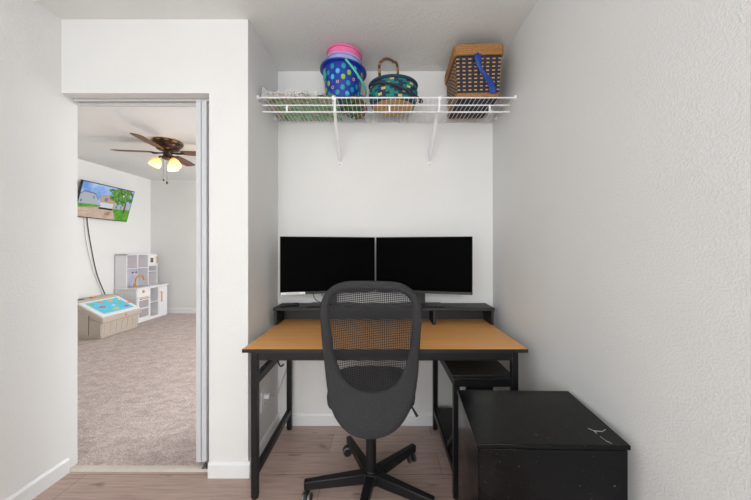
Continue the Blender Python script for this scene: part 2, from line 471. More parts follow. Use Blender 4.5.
# ------------------------------------------------------------------ wall outlet and cord
ox, oy, oz = XA, 1.79, .305
ol = thing('wall_outlet', 'white wall outlet low on the alcove side wall under the desk', 'outlet', (ox, oy, oz-.06))
MB().box(ox, ox+.006, oy-.037, oy+.037, oz-.060, oz+.060).build('cover_plate', M['white_plastic'], ol, bevel=.002)
for dz in (-.022, .022):
    sk = MB().box(ox+.005, ox+.0085, oy-.017, oy+.017, oz+dz-.014, oz+dz+.014)
    sk.box(ox+.0083, ox+.0088, oy-.008, oy-.005, oz+dz-.004, oz+dz+.006, 1).box(ox+.0083, ox+.0088, oy+.005, oy+.008, oz+dz-.004, oz+dz+.006, 1)
    sk.build('socket', [M['white_plastic'], M['cable_black']], ol)
pc = thing('power_cord', 'grey power cord plugged into the outlet and rising behind the desk', 'cord', (ox+.02, oy, oz+.02))
MB().box(ox+.009, ox+.038, oy-.013, oy+.013, oz+.010, oz+.036).build('plug', M['white_plastic'], pc, bevel=.004)
cp = [Vector((ox+.036, oy, oz+.023)), at(274.4, 396.4, 1.84), at(278.4, 391.6, 1.90), at(282.4, 380.4, 1.97), at(286.4, 369, 2.035), at(288.6, 361, 2.04), Vector((-.625, 2.042, .66)), Vector((-.62, 2.043, .76))]
MB().tube(cat_curve(cp), .0045, 8).build('cord', M['cable_grey'], pc, smooth=True)

# ------------------------------------------------------------------ office chair
CX, CY = -.045, 1.478
ch = thing('office_chair', 'black swivel office chair with mesh back standing in front of the desk', 'chair', (CX, CY, 0))
outer = [(345, 281), (371, 280.6), (396.4, 281.6), (405, 284.3), (412.4, 289.4), (418.5, 296.5), (422, 305.4), (422.2, 315), (421.2, 326), (419.8, 347), (418.6, 370), (415.5, 396), (410, 412), (400, 428), (388, 436.6), (370, 440.5), (352, 436.6), (340, 427), (331, 411), (326.6, 386), (324, 360), (322.5, 348), (320.9, 328), (320, 312), (320.3, 303.8), (322.5, 296.5), (326, 291), (334, 284.6)]
inner = [(342, 289.9), (371, 289.6), (399.6, 290.6), (409, 296), (413, 303.8), (413.3, 313), (412.6, 323), (410.8, 347), (406, 366), (400, 379.5), (390, 388.5), (370, 394), (352, 388), (343, 378), (337, 363), (332.8, 349), (330, 323), (328.6, 311), (328.8, 301), (334, 293.6)]
def polar(poly, n, c=(371, 342)):
    a = sorted(((math.atan2(y-c[1], x-c[0]) % (2*PI)), math.hypot(x-c[0], y-c[1])) for x, y in poly)
    a = [(a[-1][0]-2*PI, a[-1][1])]+a+[(a[0][0]+2*PI, a[0][1])]
    out = []
    for k in range(n):
        th = 2*PI*k/n
        for (t0, r0), (t1, r1) in zip(a, a[1:]):
            if t0 <= th <= t1:
                # straight edge between the two points
                p0 = (r0*math.cos(t0), r0*math.sin(t0)); p1 = (r1*math.cos(t1), r1*math.sin(t1))
                d = (p1[0]-p0[0], p1[1]-p0[1]); den = math.cos(th)*d[1]-math.sin(th)*d[0]
                r = (p0[0]*d[1]-p0[1]*d[0])/den; out.append((c[0]+r*math.cos(th), c[1]+r*math.sin(th))); break
    return out
N = 96
def smoothloop(l, it=2):
    for _ in range(it): l = [((l[i-1][0]+2*l[i][0]+l[(i+1) % N][0])/4, (l[i-1][1]+2*l[i][1]+l[(i+1) % N][1])/4) for i in range(N)]
    return l
PO = smoothloop(polar(outer, N)); PI_ = smoothloop(polar(inner, N))
YC = 1.325
def back_y(x, z):
    """curved sheet of the backrest: leans away at the top, bulges at the lumbar, dished sideways"""
    t = (z-.37)/.71
    return YC-.075*max(0, t-.35)**1.5*1.6+.03*math.sin(PI*min(1, max(0, t/.7)))-.02*(1-min(1, t/.3) if t < .3 else 0)-.34*(x-CX)**2*(-1)
def onback(px, py):
    p = at(px, py, YC)
    for _ in range(4): p = at(px, py, back_y(p.x, p.z))
    return p
OUT = [onback(*p) for p in PO]; INN = [onback(*p) for p in PI_]
def ringframe(K=8, th=.015):
    mb = MB(); rings = []
    for side in (-1, 1):
        rng = range(K+1) if side < 0 else range(K-1, 0, -1)
        for k in rng:
            s = k/K; pts = []
            for i in range(N):
                p = OUT[i].lerp(INN[i], s); wd = (OUT[i]-INN[i]).length
                e = min(s, 1-s)*wd; t = th*math.sqrt(max(0, 1-(1-min(1, e/.016))**2))
                pts.append(Vector((p.x, back_y(p.x, p.z)+side*t, p.z)))
            rings.append(mb.verts(pts))
    R = len(rings)
    for i in range(R):
        A = rings[i]; B = rings[(i+1) % R]
        for j in range(N): mb.quadface((A+j, A+(j+1) % N, B+(j+1) % N, B+j))
    return mb
ringframe().build('backrest', M['fabric'], ch, smooth=True, angle=60)
cm = MB(); K = 8; cen = onback(371, 342); rr = []
for k in range(K):
    s = k/K
    rr.append(cm.verts([(lambda q: (q.x, back_y(q.x, q.z), q.z))(INN[i].lerp(cen, s)) for i in range(N)]))
cc = cm.verts([cen])
for k in range(K-1):
    for j in range(N): cm.quadface((rr[k]+j, rr[k]+(j+1) % N, rr[k+1]+(j+1) % N, rr[k+1]+j))
for j in range(N): cm.quadface((rr[-1]+j, rr[-1]+(j+1) % N, cc))
mo = cm.build('mesh_panel', M['chair_mesh'], ch, smooth=True, angle=80); mo['label'] = 'see-through black mesh'
# seam piping around the mesh and along the lower panel
MB().tube([INN[i]+Vector((0, -.004, 0)) for i in range(N)], .0028, 6, closed=True).build('piping', M['fabric'], ch, smooth=True)
# seat: rounded superellipse cushion
def seat_pt(th, r, z, n=3.2, a=.226, b=.215):
    c, s = math.cos(th), math.sin(th); q = (abs(c)**n+abs(s)**n)**(-1/n)
    return Vector((CX+a*r*q*c, 1.575+b*r*q*s, z))
sm = MB(); rings = []
for r, z in ((.25, .428), (.7, .428), (.93, .434), (.99, .452), (1.0, .475), (.985, .500), (.93, .517), (.7, .522), (.25, .520)):
    rings.append(sm.verts([seat_pt(2*PI*k/48, r, z) for k in range(48)]))
for A, B in zip(rings, rings[1:]):
    for j in range(48): sm.quadface((A+j, A+(j+1) % 48, B+(j+1) % 48, B+j))
sm.quadface([rings[0]+j for j in range(48)]); sm.quadface([rings[-1]+j for j in range(48)])
sm.build('seat', M['fabric'], ch, smooth=True, angle=70)
MB().box(CX-.08, CX+.08, 1.40, 1.64, .395, .430).build('tilt_mechanism', M['black_metal'], ch, bevel=.006)
MB().bar((CX, 1.44, .412), (CX, 1.352, .412), .07, .02).bar((CX, 1.360, .405), (CX, 1.366, .56), .07, .012, up=(0, 1, 0)).build('back_support', M['black_metal'], ch)
MB().tube([(CX+.06, 1.53, .413), (.135, 1.52, .418), at(412.5, 408, 1.48), at(417.3, 416.5, 1.47)], [.005, .005, .005, .0065], 8).build('lever', M['black_plastic'], ch, smooth=True)
MB().lathe([(.030, .065), (.034, .07), (.034, .112), (.026, .120), (.026, .125), (.0255, .30), (.020, .302), (.020, .40)], 24, (CX, CY, 0)).build('column', M['black_metal'], ch, smooth=True)
MB().lathe([(.040, .060), (.046, .064), (.046, .108), (.040, .116)], 24, (CX, CY, 0)).build('hub', M['black_metal'], ch, smooth=True)
for dg in (189, 261, 332, 42, 116):
    a = math.radians(dg); d = Vector((math.cos(a), math.sin(a), 0)); c0 = Vector((CX, CY, 0))
    tip = c0+d*.324
    MB().bar(c0+d*.035+Vector((0, 0, .088)), tip+Vector((0, 0, .083)), .044, .052, w2=.030, h2=.040).build('leg', M['black_metal'], ch, bevel=.005)
    cp = c0+d*.306; tr = a+math.radians(70)   # casters trail
    tv = Vector((math.cos(tr), math.sin(tr), 0)); ax = Vector((-tv.y, tv.x, 0)); wc = cp+tv*.012+Vector((0, 0, .026))
    Xw = Matrix.Translation(wc) @ Matrix(((tv.x, 0, ax.x, 0), (tv.y, 0, ax.y, 0), (0, 1, 0, 0), (0, 0, 0, 1)))
    cs = MB().lathe([(.006, .045), (.006, .066)], 10, (cp.x, cp.y, 0))
    cs.prism([(.030*math.cos(PI*k/12), .030*math.sin(PI*k/12), -.006) for k in range(13)], (0, 0, .012), X=Xw)
    co = cs.build('caster', M['black_plastic'], ch)
    for sgn in (-1, 1):
        wl = MB()
        prof = [(.004, -.007), (.020, -.007), (.0255, -.005), (.026, 0), (.0255, .005), (.020, .007), (.004, .007)]
        wl.lathe(prof, 24, (0, 0, 0), X=Xw @ Matrix.Translation((0, 0, sgn*.0145)), mfn=lambda i, j: 1 if i in (1, 2, 3, 4) else 0)
        wl.build('wheel', [M['black_plastic'], M['grey_metal']], co, smooth=True)

# ------------------------------------------------------------------ black cabinet
bh = .64
bc = Vector((.526, 1.043, 0))
ba = math.radians(-1.2)
Xb = Matrix.Translation(bc) @ Matrix.Rotation(ba, 4, 'Z') @ Matrix(((1, .062, 0, 0), (0, 1, 0, 0), (0, 0, 1, 0), (0, 0, 0, 1)))
cab = thing('storage_cabinet', 'low glossy black storage cabinet against the right wall beside the desk', 'cabinet', bc)
wb, db = .224, .168
MB().box(-wb, wb, -db, db, bh-.014, bh, X=Xb).build('top', M['black_gloss'], cab, bevel=.002)
MB().box(-wb+.004, wb-.008, -db+.004, db-.004, .02, bh-.0142, X=Xb).build('body', M['black_gloss'], cab, bevel=.0015)
MB().box(-wb+.006, wb-.010, -db-.001, -db+.0035, .045, bh-.0145, X=Xb).build('front_panel', M['black_gloss'], cab, bevel=.001)
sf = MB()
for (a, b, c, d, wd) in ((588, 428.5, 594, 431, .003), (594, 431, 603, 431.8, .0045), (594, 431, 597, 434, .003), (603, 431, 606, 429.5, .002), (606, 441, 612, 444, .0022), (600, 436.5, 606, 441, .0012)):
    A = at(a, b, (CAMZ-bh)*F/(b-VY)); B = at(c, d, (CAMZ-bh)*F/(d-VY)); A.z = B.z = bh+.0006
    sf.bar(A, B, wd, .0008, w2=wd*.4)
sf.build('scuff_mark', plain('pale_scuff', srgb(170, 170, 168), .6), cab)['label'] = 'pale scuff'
MB().box(-wb+.01, wb-.014, -db+.012, db-.008, 0, .02, X=Xb).build('plinth', M['black_plastic'], cab)

# ------------------------------------------------------------------ wire shelf
SZ = 2.083; SF = 1.70; SBk = YB-.006
ws = thing('wire_shelf', 'white wire closet shelf on two slanted brackets high across the alcove', 'shelf', (.035, 1.875, SZ))
dw = MB()
nx = 57
for i in range(nx):
    x = XA+.016+(XR-XA-.032)*i/(nx-1)
    dw.tube([(x, SBk, SZ), (x, SF, SZ)], .0016, 6)
dw.build('wire_deck', M['white_wire'], ws, smooth=True)
def rod(a, b, r, nm='rod'): return MB().tube([a, b], r, 8).build(nm, M['white_wire'], ws, smooth=True)
rod((XA+.002, SF, SZ-.003), (XR-.002, SF, SZ-.003), .0042)
rod((XA+.004, SBk, SZ-.005), (XR-.004, SBk, SZ-.005), .0035)
rod((XA+.004, 1.88, SZ-.005), (XR-.004, 1.88, SZ-.005), .003)
rod((-.672, SF-.002, 2.036), (.742, SF-.002, 2.036), .0036)
rod((-.672, SF-.002, 1.998), (.742, SF-.002, 1.998), .0036)
for px in (287, 335, 389.5, 439, 489.6):
    x = (px-VX)*SF/F
    MB().box(x-.005, x+.005, SF-.005, SF+.001, 1.996, 2.038 if px not in (335, 439) else SZ-.003).build('spacer', M['white_wire'], ws)
for xf, xw in ((-.268, -.276), (.343, .338)):
    br = MB().bar((xf, SF+.004, 2.082), (xw, YB-.006, 1.818), .018, .010, up=(0, 1, .8))
    br.box(xw-.010, xw+.010, YB-.006, YB, 1.778, 1.838)
    br.box(xf-.007, xf+.007, SF-.006, SF+.012, 2.066, 2.090)
    bo = br.build('bracket', M['white_wire'], ws, bevel=.001)
    MB().lathe([(.0045, 0), (.0045, .002), (.002, .003)], 10, (0, 0, 0), X=Matrix.Translation((xw, YB-.006, 1.792)) @ Matrix.Rotation(PI/2, 4, 'X')).build('screw', M['chrome'], bo)
for x, sg in ((XA, 1), (XR, -1)):
    for y in (SF+.004, 1.98):
        cl = MB().box(min(x, x+sg*.012), max(x, x+sg*.012), y-.012, y+.012, SZ-.012, SZ+.009).build('wall_clip', M['white_plastic'], ws, bevel=.002)

# ------------------------------------------------------------------ things on the shelf
DKZ = SZ+.0022
greens = [plain('leaf_green_'+n, c, .7) for n, c in (('a', srgb(186, 222, 182)), ('b', srgb(140, 194, 138)), ('c', srgb(216, 186, 158)), ('d', srgb(100, 150, 100)))]
def leaves(inside, n, size, zr, pick, flat=.35):
    mb = MB()
    k = 0
    while k < n:
        x, y = inside()
        z = random.uniform(*zr); a = random.uniform(0, 2*PI); tl = random.uniform(-flat, flat)
        L = size*random.uniform(.7, 1.3); W = L*.3
        u = Vector((math.cos(a), math.sin(a), tl)); v = Vector((-math.sin(a), math.cos(a), random.uniform(-.3, .3)))
        c = Vector((x, y, z)); t = Vector((0, 0, .0012))
        q = [c-u*L/2, c+v*W/2+Vector((0, 0, .002)), c+u*L/2, c-v*W/2+Vector((0, 0, .002))]
        for p in q: p.z = min(max(p.z, zr[0]), zr[1]); p.x = max(p.x, XA+.02); p.y = min(p.y, YB-.01)
        mb.prism(q, t, pick(x, y)); k += 1
    return mb
gt = thing('artificial_garland', 'pale green artificial garland wrapped in crinkled clear plastic at the left end of the shelf', 'garland', (-.47, 1.87, DKZ))
def rect(): return random.uniform(-.665, -.262), random.uniform(1.72, 2.03)
def pk(x, y):
    if y < 1.765 or x < -.63 and random.random() < .5: return 2 if random.random() < .75 else 3
    return random.choice((0, 0, 1, 0, 2, 1))
leaves(rect, 1500, .042, (DKZ+.003, DKZ+.026), pk).build('foliage', greens, gt)
cs = MB()
for y in (1.78, 1.86, 1.94, 2.0):
    cs.tube([(-.655+.385*i/14, y+.01*math.sin(i*1.7+y*30), DKZ+.016+.004*math.sin(i*2.1)) for i in range(15)], .005, 6)
cs.build('stem', greens[2], gt, smooth=True)
bg = MB()
def film(u, v):
    x = -.690+.335*u; y = SF+.010+.325*v
    e = min(u, 1-u, v, 1-v)
    z = DKZ+.036+.013*abs(math.sin(u*21+3*math.sin(v*11)))*abs(math.sin(v*13+2*math.sin(u*9)))+random.uniform(-.0015, .002)
    z += .040*max(0, 1-u/.16)*(.6+.4*math.sin(v*9))
    if e <= 0: z = DKZ+.002
    return Vector((x, y, z))
bg.grid(40, 26, film)
bg.build('plastic_wrap', M['film'], gt, norm=False, smooth=True, angle=30)['label'] = 'crinkled clear plastic'
# dark green wreath pressed flat, right of the bagged garland
wg = [plain('wreath_'+n, c, .7) for n, c in (('green', srgb(64, 150, 72)), ('deep', srgb(40, 100, 56)), ('orange', srgb(190, 120, 70)), ('brown', srgb(132, 92, 66)))]
wt = thing('wreath', 'flat dark green leafy wreath with orange berries under the blue bucket', 'wreath', (-.165, 1.86, DKZ))
def oval():
    while True:
        x, y = random.uniform(-.235, -.095), random.uniform(1.74, 2.0)
        if ((x+.165)/.075)**2+((y-1.87)/.135)**2 < 1: return x, y
leaves(oval, 420, .030, (DKZ+.004, DKZ+.034), lambda x, y: random.choice((0, 0, 1, 1, 0))).build('foliage', wg, wt)
MB().tube([(-.165+.076*math.cos(2*PI*k/32), 1.87+.135*math.sin(2*PI*k/32), DKZ+.012) for k in [q-8 for q in range(17)]], .0095, 8).build('vine_edge', wg[3], wt, smooth=True)
for k in range(12):
    x, y = oval(); be = MB().lathe([(.001, 0), (.005, .002), (.006, .006), (.004, .010), (.001, .011)], 8, (x, y, DKZ+.001))
    be.build('berry', wg[2], wt, smooth=True)

# nested buckets
BCX, BCY, BZ = -.240, 1.868, DKZ+.0385
bk_m = {n: plain('bucket_'+n, c, .3) for n, c in (('blue', srgb(18, 56, 160)), ('lilac', srgb(176, 172, 226)), ('pink', srgb(240, 120, 172)), ('mint', srgb(84, 206, 178)), ('green', srgb(150, 196, 40)), ('teal', srgb(32, 156, 166)), ('sky', srgb(70, 190, 232)), ('plum', srgb(112, 48, 92)), ('white', srgb(230, 205, 225)), ('yellow', srgb(214, 190, 60)))}
tilt = Matrix.Rotation(math.radians(3), 4, 'Y')
def bucket(label, m, rb, rt, z0, h, lip, grp='nested plastic buckets on the shelf'):
    t = thing('bucket', label, 'bucket', (BCX, BCY, BZ+z0), grp)
    X = tilt @ Matrix.Translation((0, 0, z0))
    pr = [(.001, 0), (rb-.004, 0), (rb, .004), (rt, h-.012), (rt+lip, h-.009), (rt+lip+.001, h-.002), (rt+lip-.003, h), (rt-.003, h-.003), (rb-.004, .006), (.001, .004)]
    MB().lathe(pr, 48, (BCX, BCY, BZ), 0, X=X).build('shell', m, t, smooth=True)
    return t, X
b1, X1 = bucket('blue egg-patterned plastic bucket, lowest of the nested three, mint handle hanging down', bk_m['blue'], .100, .126, 0, .205, .019)
b2, X2 = bucket('lilac plastic bucket nested between the blue and pink buckets', bk_m['lilac'], .088, .106, .056, .205, .008)
b3, X3 = bucket('pink plastic bucket, topmost of the nested three, nearly touching the ceiling', bk_m['pink'], .082, .103, .106, .203, .009)
# handle swung down to the right, pivoting front and back under the rim
Tb = Matrix.Translation((BCX, BCY, BZ)) @ X1
hp = []
for k in range(25):
    a = -PI/2+PI*k/24
    u = math.cos(a)
    hp.append(Tb @ Vector((.03+.118*u, .148*math.sin(a), .192-.112*u)))
MB().tube(hp, .0062, 8, flat=.6).build('handle', bk_m['mint'], b1, smooth=True)
rr_ = lambda z: .100+.026*(z/.193)
ep = MB(); cols = 11
for row in range(6):
    for c in range(cols):
        z = .022+.0295*row; th = 2*PI*(c+.5*(row % 2))/cols
        kind = (row*2+c*3) % 5
        r0 = rr_(z)+.0008
        rx, rz = (.0128, .0148) if kind != 3 else (.0112, .0116)
        def disc(cx, cz, ax, az, m, off):
            pts = []
            for q in range(14):
                t = 2*PI*q/14; zz = z+cz+az*math.sin(t); an = th+(cx+ax*math.cos(t))/r0; rad = rr_(zz)+off
                pts.append(Tb @ Vector((rad*math.cos(an), rad*math.sin(an), zz)))
            k0 = ep.verts(pts); ep.quadface([k0+i for i in range(14)], m)
        disc(0, 0, rx, rz, (0, 1, 2, 3, 1)[kind], .0008)
        if kind == 3:
            for q in range(6): disc(.0068*math.cos(q*PI/3), .0068*math.sin(q*PI/3), .0026, .0026, 4, .0014)
ep.build('egg_print', [bk_m['green'], bk_m['teal'], bk_m['sky'], bk_m['plum'], bk_m['white']], b1, norm=False)
# egg shaped hang tag and yellow ribbon on the left
tg = MB(); an0 = math.radians(214)
pts = []
for q in range(20):
    t = 2*PI*q/20; zz = .135+.030*math.sin(t); an = an0+.022*math.cos(t)*(1-.15*math.sin(t))/.126
    pts.append(Tb @ Vector(((rr_(zz)+.006)*math.cos(an), (rr_(zz)+.006)*math.sin(an), zz)))
nrm = (Tb.to_3x3() @ Vector((math.cos(an0), math.sin(an0), 0)))*.003
tg.prism(pts, nrm).build('egg_tag', mottled('tag_teal', srgb(74, 176, 170), .5, .35, 180), b1)
an1 = math.radians(205)
MB().prism([Tb @ Vector(((rr_(z)+.0016)*math.cos(a), (rr_(z)+.0016)*math.sin(a), z)) for a, z in ((an1-.05, .006), (an1+.05, .006), (an1+.05, .105), (an1-.05, .105))], nrm*.3).build('label_stripe', bk_m['yellow'], b1)

# round teal basket
QX, QY = .082, 1.852
def oval_y(mb):
    for v in mb.v: v.y = QY+(v.y-QY)*.85
    return mb
wv = {n: mottled('weave_'+n, c, .7, .25, 120, .6, 260, .002) for n, c in (('navy', srgb(26, 52, 82)), ('teal', srgb(20, 130, 120)), ('yellow', srgb(214, 190, 110)), ('straw', srgb(196, 154, 98)), ('dark', srgb(46, 44, 64)), ('tan', srgb(178, 122, 62)), ('brown', srgb(70, 52, 48)), ('navy2', srgb(40, 46, 70)), ('dash', srgb(214, 166, 104)), ('black', srgb(40, 37, 46)), ('rim', srgb(164, 118, 68)))}
q = thing('round_basket', 'round teal and navy woven basket with straw base on the wire shelf', 'basket', (QX, QY, DKZ))
prof = [(.001, .002), (.112, .002), (.122, .006)]
def brad(z): t = z/.138; return .124+.030*math.sin(PI*min(1, t*.8))**1.0*(.9)+.000
bs = MB().lathe([(.001, .000), (.110, .000), (.122, .003), (.124, .005), (.126, .009), (.122, .010), (.118, .008), (.001, .006)], 40, (QX, QY, DKZ), 0)
# coil ridges under the base
for r in (.02, .035, .05, .065, .08, .095, .11):
    bs.tube([(QX+r*math.cos(2*PI*k/32), QY+r*math.sin(2*PI*k/32), DKZ+.0035) for k in range(32)], .0034, 6, closed=True)
oval_y(bs).build('straw_base', wv['straw'], q, smooth=True)
nr, nc = 18, 72
wb_ = MB()
def wrow(i, inn): 
    return [(brad(.022+.100*i/nr)+(.0022 if (i+j) % 2 else -.0012)-inn, .022+.100*i/nr) for j in (0,)][0]
rings = []
for inn in (0, .007):
    for i in (range(nr+1) if inn == 0 else range(nr, -1, -1)):
        z = .009+.123*i/nr
        rings.append(wb_.verts([(QX+(brad(z)+(.0016 if ((i//2)+(j//2)) % 2 else -.0008)-inn)*math.cos(2*PI*j/nc), QY+(brad(z)+(.0016 if ((i//2)+(j//2)) % 2 else -.0008)-inn)*math.sin(2*PI*j/nc), DKZ+z) for j in range(nc)]))
def wcol(i, j):
    i = i % (2*nr+2)
    r, c = i//2, j//2
    if i < 2: return 0
    if (c*5+r*3) % 11 == 0: return 2
    v = (c+(r if (r//2) % 2 else -r)) % 4
    return 1 if v < 2 else 0
for i in range(len(rings)-1):
    for j in range(nc): wb_.quadface((rings[i]+j, rings[i]+(j+1) % nc, rings[i+1]+(j+1) % nc, rings[i+1]+j), wcol(i, j))
oval_y(wb_).build('woven_wall', [wv['navy'], wv['teal'], wv['yellow']], q)
oval_y(MB().tube([(QX+brad(.124)*math.cos(2*PI*k/48), QY+brad(.124)*math.sin(2*PI*k/48), DKZ+.138) for k in range(48)], .0095, 10, closed=True)).build('rim', wv['navy'], q, smooth=True)
def braid(pts, r, mats, name, par):
    return MB().tube(pts, r, 10, mfn=lambda i, j: ((i//2)+(j//3)) % len(mats)).build(name, mats, par, smooth=True)
h1 = cat_curve([Vector((.000, 1.765, DKZ+.125)), at(379.3, 66, 1.75), at(382.5, 60.5, 1.79), at(387.5, 58.8, 1.84), at(393, 61.5, 1.89), at(397.5, 67, 1.93), Vector((.118, 1.975, DKZ+.125))], 8)
braid(h1, .0085, [wv['tan'], wv['navy'], wv['tan'], wv['brown']], 'handle', q)
h2 = [(QX+(brad(.1)+.010)*math.cos(a), QY+.85*(brad(.1)+.012)*math.sin(a), DKZ+z) for a, z in ((math.radians(212), .112), (math.radians(228), .106), (math.radians(246), .096), (math.radians(262), .084), (math.radians(280), .068), (math.radians(297), .052), (math.radians(312), .038))]
h2 += [(.238, 1.765, DKZ+.022), (.252, 1.79, DKZ+.016), (.243, 1.82, DKZ+.030)]
braid(cat_curve(h2, 6), .0075, [wv['dark'], wv['navy2']], 'handle', q)

# picnic basket
PX0, PX1, PY0, PY1, PH = .440, .700, 1.692, 2.000, .288
pb = thing('picnic_basket', 'tall rectangular dark woven basket with straw rim and blue ribbon, right end of shelf', 'basket', ((PX0+PX1)/2, (PY0+PY1)/2, DKZ+.002))
pa = math.radians(-2.5); pc_ = Vector(((PX0+PX1)/2, (PY0+PY1)/2, DKZ+.002))
hw, hd = (PX1-PX0)/2, (PY1-PY0)/2
Xp = Matrix.Translation(pc_) @ Matrix.Rotation(pa, 4, 'Z')
def tap(z): return .90+.10*z/PH
body = MB()
zs = []; z = .016
while z < PH-.06: zs += [z, z+.0062]; z += .0215
zs.append(PH-.055)
def wallgrid(p0, p1, nrm, L):
    us = []; u = 0
    while u < L-.001: us += [u, min(u+.017, L)]; u += .035
    if us[-1] < L-1e-4: us.append(L)
    ph = len(us)
    for j in range(len(zs)-1):
        dashrow = j % 2 == 0
        for i in range(len(us)-1):
            a, b = us[i]/L, us[i+1]/L
            dash = dashrow and i % 2 == 0
            sh = .0025 if dash else (.001 if (i//2+j//2) % 2 else 0)
            pts = []
            for (t, zz) in ((a, zs[j]), (b, zs[j]), (b, zs[j+1]), (a, zs[j+1])):
                p = Vector(p0).lerp(Vector(p1), t); k = tap(zz)
                pts.append(Vector((p.x*k, p.y*k, zz)))
            n = Vector(nrm)
            body.prism([p+n*sh for p in pts], -n*(.008+sh), 1 if dash else (0 if (i//2+j//2) % 2 else 2), X=Xp)
wallgrid((-hw, -hd), (hw, -hd), (0, -1, 0), 2*hw) if False else None
def V2(x, y): return (x, y, 0)
wallgrid(V2(-hw, -hd), V2(hw, -hd), (0, -1, 0), 2*hw)
wallgrid(V2(-hw, hd), V2(-hw, -hd), (-1, 0, 0), 2*hd)
wallgrid(V2(hw, hd), V2(-hw, hd), (0, 1, 0), 2*hw)
wallgrid(V2(hw, -hd), V2(hw, hd), (1, 0, 0), 2*hd)
body.box(-hw*.9, hw*.9, -hd*.9, hd*.9, 0, .006, 2, X=Xp)
for k in range(9):
    y = -hd*.85+2*hd*.85*k/8
    body.box(-hw*.88, hw*.88, y-.010, y+.010, -.0005 if k % 2 else .001, .004, k % 2*2, X=Xp)
body.build('woven_body', [wv['navy2'], wv['dash'], wv['black']], pb)
def roundrect(hx, hy, z, r=.02, n=5):
    pts = []
    for cx, cy, a0 in ((hx-r, hy-r, 0), (-hx+r, hy-r, PI/2), (-hx+r, -hy+r, PI), (hx-r, -hy+r, 1.5*PI)):
        for k in range(n+1):
            a = a0+PI/2*k/n; pts.append(Xp @ Vector((cx+r*math.cos(a), cy+r*math.sin(a), z)))
    return pts
rimm = MB()
for k in range(5): rimm.tube(roundrect(hw+.004, hd+.004, PH-.050+.0115*k), .0085, 8, closed=True)
rimm.build('straw_rim', wv['rim'], pb, smooth=True)
rb = MB()
for k in range(2): rb.tube(roundrect(hw*.9+.004, hd*.9+.004, .006+.010*k), .0065, 8, closed=True)
rb.build('base_band', wv['rim'], pb, smooth=True)
ribm = mottled('blue_ribbon', srgb(20, 62, 146), .45, .15, 30)
rp = [(-.033, .232), (-.032, .210), (-.028, .185), (-.021, .163), (.000, .135), (.022, .108), (.040, .075), (.052, .040), (.058, .012)]
def ribbon(u, v):
    t = u*(len(rp)-1); i = min(int(t), len(rp)-2); f = t-i
    x = rp[i][0]*(1-f)+rp[i+1][0]*f; z = rp[i][1]*(1-f)+rp[i+1][1]*f
    tw = .019*(1-.3*math.exp(-((u-.42)/.12)**2)); off = .010+.006*math.sin(u*9)
    return Xp @ Vector((x+.022+(v-.5)*2*tw, -hd*tap(z)-off-.004-.004*math.sin(v*PI*(1 if u < .45 else -1)), z))
MB().grid(32, 4, ribbon).build('ribbon', ribm, pb, smooth=True, angle=80, norm=False, solid=.0016)
MB().box(-.016, -.004, -hd-.0205, -hd-.006, .224, .236, X=Xp).build('ribbon_knot', ribm, pb, bevel=.002)

# ------------------------------------------------------------------ the room beyond: ceiling fan
FXc, FYc = -2.515, 3.52
fan = thing('ceiling_fan', 'dark bronze ceiling fan with brown blades and lit amber lights in the next room', 'ceiling fan', (FXc, FYc, FC))
brz = mottled('bronze', srgb(66, 44, 30), .35, .25, 30, metal=.6)
brass = mottled('antique_gold', srgb(176, 124, 60), .35, .15, 30, metal=.7)
bladem = wood('brown_blade', srgb(112, 76, 54), 3, .7, 1.15, .5)
MB().lathe([(.148, 0), (.155, -.008), (.155, -.030), (.146, -.044), (.130, -.052), (.118, -.090), (.100, -.104), (.065, -.110), (.050, -.116), (.045, -.170), (.060, -.180), (.060, -.205), (.03, -.216), (.001, -.218)], 36, (FXc, FYc, FC)).build('housing', brz, fan, smooth=True)
for k in range(12):
    a = 2*PI*k/12; Xs = Matrix.Translation((FXc, FYc, FC)) @ Matrix.Rotation(a, 4, 'Z')
    MB().prism([(.1555, .026*math.cos(2*PI*q/12), -.019+.008*math.sin(2*PI*q/12)) for q in range(12)], (.002, 0, 0), X=Xs).build('gold_medallion', brass, fan)
for dg in (188, 278, 8, 98):
    Xf = Matrix.Translation((FXc, FYc, FC-.135)) @ Matrix.Rotation(math.radians(dg), 4, 'Z')
    iron = MB().tube([Xf @ Vector(p) for p in ((.04, 0, .0), (.09, .012, -.006), (.13, .014, -.004), (.18, .012, -.002))], [.010, .008, .008, .006], 8)
    iron.tube([Xf @ Vector(p) for p in ((.09, -.002, -.004), (.13, -.022, -.003), (.18, -.022, -.001))], .007, 8)
    io = iron.build('blade_iron', brz, fan, smooth=True)
    pl = [(.150, -.040), (.20, -.052), (.40, -.062), (.55, -.060), (.578, -.045), (.585, 0), (.578, .045), (.55, .060), (.40, .062), (.20, .052), (.150, .040)]
    Xt = Xf @ Matrix.Rotation(math.radians(-10), 4, 'X')
    MB().prism([(x, y, .004) for x, y in pl], (0, 0, .006), X=Xt).build('blade', bladem, fan)
amber = None
def shade_mat():
    t = NT('amber_lit_glass')
    tc = t.coords(src='Generated'); sx = t.add('ShaderNodeSeparateXYZ'); t.link(tc, sx.inputs['Vector'])
    c = t.ramp(sx.outputs['Z'], [(.25, srgb(255, 240, 190)), (.75, srgb(255, 200, 80)), (.98, srgb(214, 130, 30))])
    t.b.inputs['Base Color'].default_value = srgb(250, 220, 160)
    t.link(c, t.b.inputs['Emission Color']); t.b.inputs['Emission Strength'].default_value = 1.0
    t.b.inputs['Roughness'].default_value = .4
    return t.m
shm = shade_mat()
